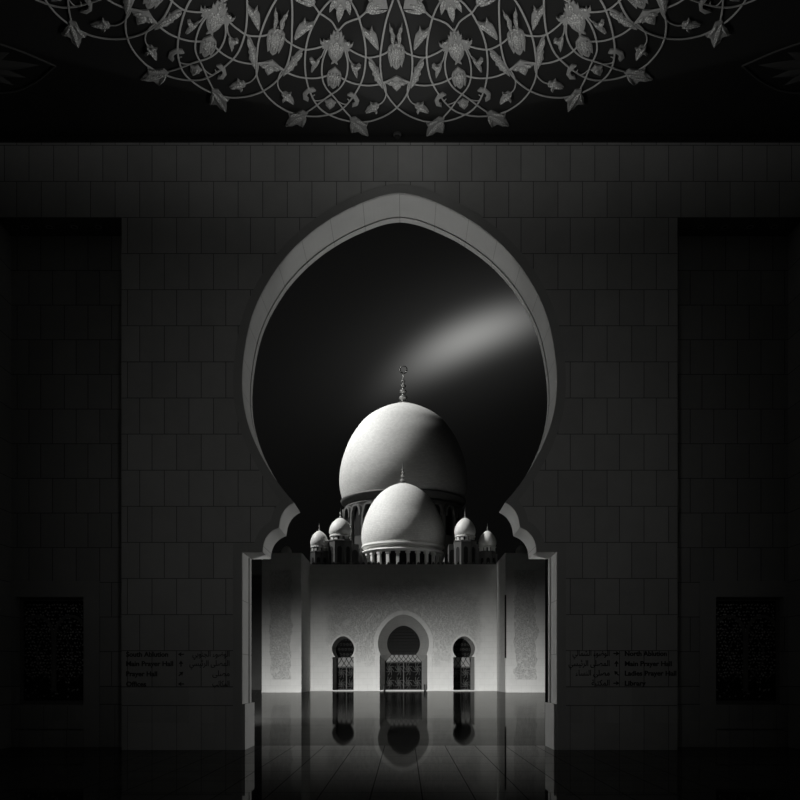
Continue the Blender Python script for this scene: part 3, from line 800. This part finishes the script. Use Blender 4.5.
for i in range(22):
    an = 2*PI*i/22
    if math.cos(an) < -.25: continue
    bm = B(); nv = 0
    arched(bm, .62, PZ(537, DB)-.6, PZ(512.5, DB)-.2, -RD-.03, -RD+.25); rotz(bm, 0, an)
    w_ = obj('drum_window', bm, M['dark'], drum)
    bm = B(); zt = zring-1.45
    o1 = [(1.08*math.cos(PI*j/12), zt-1.55+1.55*math.sin(PI*j/12)**.8) for j in range(13)]
    i1 = [(x*.78, z-.22-.12*abs(math.sin(3*PI*j/12))) for j, (x, z) in enumerate(o1)]
    strip(bm, o1, i1, -RD-.45, -RD+.15)
    box(bm, -1.32, -1.05, -RD-.3, -RD+.2, 13, zt-1.4)
    rotz(bm, 0, an)
    obj('blind_arch', bm, M['drum_shade_tone'], drum)
zf = pr[0][1]
finial(big, zf-.15, PZ(366, DB)-zf+.1, .66, True)

# front dome
D3 = 108.0; u = D3/F
fd = thing('front_dome', 'second largest white dome, low and centred in front of the great dome', 'dome', (PX(402.9, D3), D3, 0))
P_ = [(0,483),(4,483.4),(11,485.6),(17,489),(22.5,493.2),(28,499.3),(32.6,506.3),(36,513.5),(39.2,522),(41.1,531),(41.5,538),(40.9,543.6),(39.8,547)]
pr = outline_to_profile(P_, D3)
obj('dome_shell', lathe(B(), pr, 96), M['dome'], fd, smooth=True)
zr = pr[-1][1]; rb = pr[-1][0]
obj('base_ring', lathe(B(), [(rb-.1, zr+.1), (rb+.16, zr+.05), (rb+.2, zr-.15), (rb+.05, zr-.28), (rb-.45, zr-.3), (rb-.45, zr-.62), (rb+.1, zr-.66), (rb+.16, zr-.8), (rb+.05, zr-.95), (rb-.25, zr-1.0), (rb-.8, zr-1.0)], 96), M['dome_plain'], fd, smooth=True)
lan = obj('lantern_drum', lathe(B(), [(rb-.7, zr-.9), (rb-.7, ZF-.31)], 64), M['dark'], fd, smooth=True)
for i in range(24):
    an = 2*PI*i/24+math.radians(7.5)
    if math.cos(an) < -.3: continue
    bm = B(); w_ = .17
    box(bm, -w_, w_, -rb+.12, -rb+.45, ZF-.3, zr-1.25); box(bm, -w_*1.5, w_*1.5, -rb+.06, -rb+.5, zr-1.3, zr-.98)
    rotz(bm, 0, an); obj('column', bm, M['dome_plain'], lan)
finial(fd, pr[0][1]-.1, PZ(460.5, D3)-pr[0][1]+.1, .42)

# small turret domes
def turret(px, D, R, ytop, yring, ylan, label, zb=ZF-.32, wins=(.32, 0.0), body=1.25, mat='dome_plain', group='small turret domes on the mosque roof', seg=8, fin=1.15):
    X = PX(px, D); T = thing('turret_dome', label, 'dome', (X, D, 0), group)
    z0 = PZ(yring, D); z1 = PZ(ytop, D); h = z1-z0
    prof = [(0, 1), (.10, .985), (.30, .93), (.52, .83), (.72, .70), (.88, .54), (.97, .38), (1.0, .24), (.97, .12), (.90, .03), (.86, 0)]
    obj('dome_shell', lathe(B(), [(R*max(0, p.x), z0+h*p.y) for p in spline([(a, b_, 0) for a, b_ in prof], 3)], 48), M[mat], T, smooth=True)
    obj('base_ring', lathe(B(), [(R*.84, z0+.03), (R*.96, z0), (R*.98, z0-.10), (R*.85, z0-.14), (R*.5, z0-.14)], 48), M['dome_plain'], T, smooth=True)
    zl = PZ(ylan, D)
    L_n = obj('lantern', lathe(B(), [(R*.62, z0-.1), (R*.62, zl-.1)], 32), M['dark'], T)
    for i in range(12):
        an = 2*PI*i/12+.13; bm = B(); box(bm, -R*.13, R*.13, -R*.9, -R*.74, zl-.02, z0-.12); rotz(bm, 0, an)
        obj('column', bm, M['dome_plain'], L_n)
    bs = obj('turret_base', lathe(B(), [(0, zl), (R*1.02*body/1.1, zl), (R*1.05*body/1.1, zl-.12), (R*body/1.1, zl-.2), (R*body/1.1, zb)], seg), M['roof_shade_tone'], T)
    bs.rotation_euler[2] = PI/8
    rn = R*body/1.1*math.cos(PI/8)
    for i in (-1, 0, 1, 2, -2):
        bm = B(); arched(bm, R*.2, zb, zl-.75, -rn-.02, -rn+.1); rotz(bm, 0, i*PI/4); obj('niche_shade', bm, M['dark'], T)  # flat dark slabs painted as the shade of niches
    finial(T, z1-.05, fin, R*.09)
    return T
turret(340.4, 100, 1.25, 517.6, 535.8, 540.8, 'bright turret dome close to the left foot of the front dome', body=1.22)
turret(319.3, 100, 1.01, 530.6, 546.8, 551.5, 'smaller white turret dome at the far left end of the lit row', fin=.9, body=1.1)
turret(465.0, 100, 1.18, 517.6, 536.2, 541.2, 'bright turret dome close to the right foot of the front dome', body=1.22)
turret(487.4, 100, .98, 530.6, 546.8, 551.8, 'smaller turret dome at the right end, half in shadow', fin=.9, body=1.1)
turret(286.5, 84.6, .5, 545.8, 554.5, 557, 'tiny dim dome showing above the left corner tower', seg=8, zb=ZF+.1, fin=.4, group='dim domes above the corner towers')
turret(520.8, 84.6, .5, 545, 555, 557, 'tiny dim dome showing above the right corner tower', seg=8, zb=ZF+.1, fin=.4, group='dim domes above the corner towers')
# roof blocks under the turrets
for s, nm in ((-1, 'left'), (1, 'right')):
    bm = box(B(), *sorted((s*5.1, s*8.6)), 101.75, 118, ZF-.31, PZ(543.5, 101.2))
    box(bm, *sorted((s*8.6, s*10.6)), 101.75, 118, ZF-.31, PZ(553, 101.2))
    rbk = tag(obj('roof_block', bm, M['roof_shade_tone']), 'low shade-toned roof block with dark arched niche panels under the %s turret domes' % nm, 'roof block', 'roof blocks beside the front dome')
    for x in (5.5, 8.95, 9.9):
        b2 = B(); arched(b2, .32 if x < 8 else .2, ZF-.3, PZ(549 if x < 8 else 557, 101.2), 101.7, 101.85)
        for v in b2.verts: v.co.x += s*x
        obj('niche_shade', b2, M['dark'], rbk)  # dark slab on the face stands for a shaded niche

# ------------------------------------------------------------------ sky
W = bpy.data.worlds.new('night_sky'); S.world = W; W.use_nodes = True
t = NT(W.node_tree); bg = W.node_tree.nodes['Background']
d = t.xyz(t.node('ShaderNodeTexCoord').outputs['Generated'])
fy = t.m('MAXIMUM', d[1], .05); u_ = t.m('DIVIDE', d[0], fy); v_ = t.m('DIVIDE', d[2], fy)
fwd = t.m('GREATER_THAN', d[1], .05)
def streak(px, py, deg, sa, sb, curv, amp):
    ca, sn = math.cos(math.radians(deg)), math.sin(math.radians(deg))
    du = t.m('SUBTRACT', u_, (px-VX)/F); dv = t.m('SUBTRACT', v_, (HY-py)/F)
    a = t.m('ADD', t.m('MULTIPLY', du, ca), t.m('MULTIPLY', dv, sn)); b_ = t.m('SUBTRACT', t.m('MULTIPLY', dv, ca), t.m('MULTIPLY', du, sn))
    b_ = t.m('ADD', b_, t.m('MULTIPLY', t.m('MULTIPLY', a, a), curv))
    e = t.m('ADD', t.m('MULTIPLY', t.m('MULTIPLY', a, a), 1/(2*sa*sa)), t.m('MULTIPLY', t.m('MULTIPLY', b_, b_), 1/(2*sb*sb)))
    return t.m('MULTIPLY', t.m('EXPONENT', t.m('MULTIPLY', e, -1)), amp)
tot = streak(466, 339, 24, .047, .0150, 1.0, .25)
tot = t.m('ADD', tot, streak(508, 321, 18, .028, .016, 0, .04))
tot = t.m('ADD', tot, streak(470, 335, 22, .09, .04, 0, .018))
tot = t.m('ADD', tot, streak(400, 330, 20, .16, .09, 0, .004))
tot = t.m('ADD', t.m('MULTIPLY', tot, fwd), .0022)
wb = t.node('ShaderNodeCombineXYZ')
t.l.new(tot, wb.inputs[0]); t.l.new(tot, wb.inputs[1]); t.l.new(t.m('MULTIPLY', tot, .97), wb.inputs[2])
t.l.new(wb.outputs[0], bg.inputs['Color']); bg.inputs['Strength'].default_value = 1.0

# ------------------------------------------------------------------ added unseen spots
def spot(name, loc, target, power, deg, blend=1.0, size=.3, col=(1, 1, .98)):
    L = bpy.data.lights.new(name, 'SPOT'); L.energy = power; L.spot_size = math.radians(deg); L.spot_blend = blend; L.shadow_soft_size = size; L.color = col
    o = bpy.data.objects.new(name, L); COL.objects.link(o); o.location = loc
    o.rotation_euler = (Vector(target)-Vector(loc)).to_track_quat('-Z', 'Y').to_euler(); return o
spot('added_dome_spot', (-66, 129, 98), (0, 130, 33), 720000, 23, .3, 16.0)  # unseen spot added to light the great dome from the left
spot('added_dome_spot', (-60, 98, 78), (0, 105, 18.2), 350000, 18.5, .3, 4.0)  # unseen spot added for the front dome and turrets
for tx, p in ((-7, 74000), (1, 96000), (9, 94000)):
    spot('added_facade_spot', (-9.4, 21.6, 1.2), (tx, 90, -18), p, 48, 1.0, .5)  # unseen spots added so the facade brightens towards its base
for s in (-1, 1): spot('added_arch_spot', (s*6.5, 25.5, 2.5), (-s*2.6, 19.8, 8), 930, 115, .6, .3)  # unseen pair added to brighten the arch reveal
spot('added_hall_spot', (0, 5, 7.0), (0, 19.2, 5.2), 200, 66, 1.0, .5)  # unseen spot added to lift the wall round the arch
for s in (-1, 1): spot('added_medallion_spot', (s*8.3, 13, 5), (0, 14.9, 13.0), 1750, 48, 1.0, .3)  # unseen pair added to light the ceiling relief at a slant
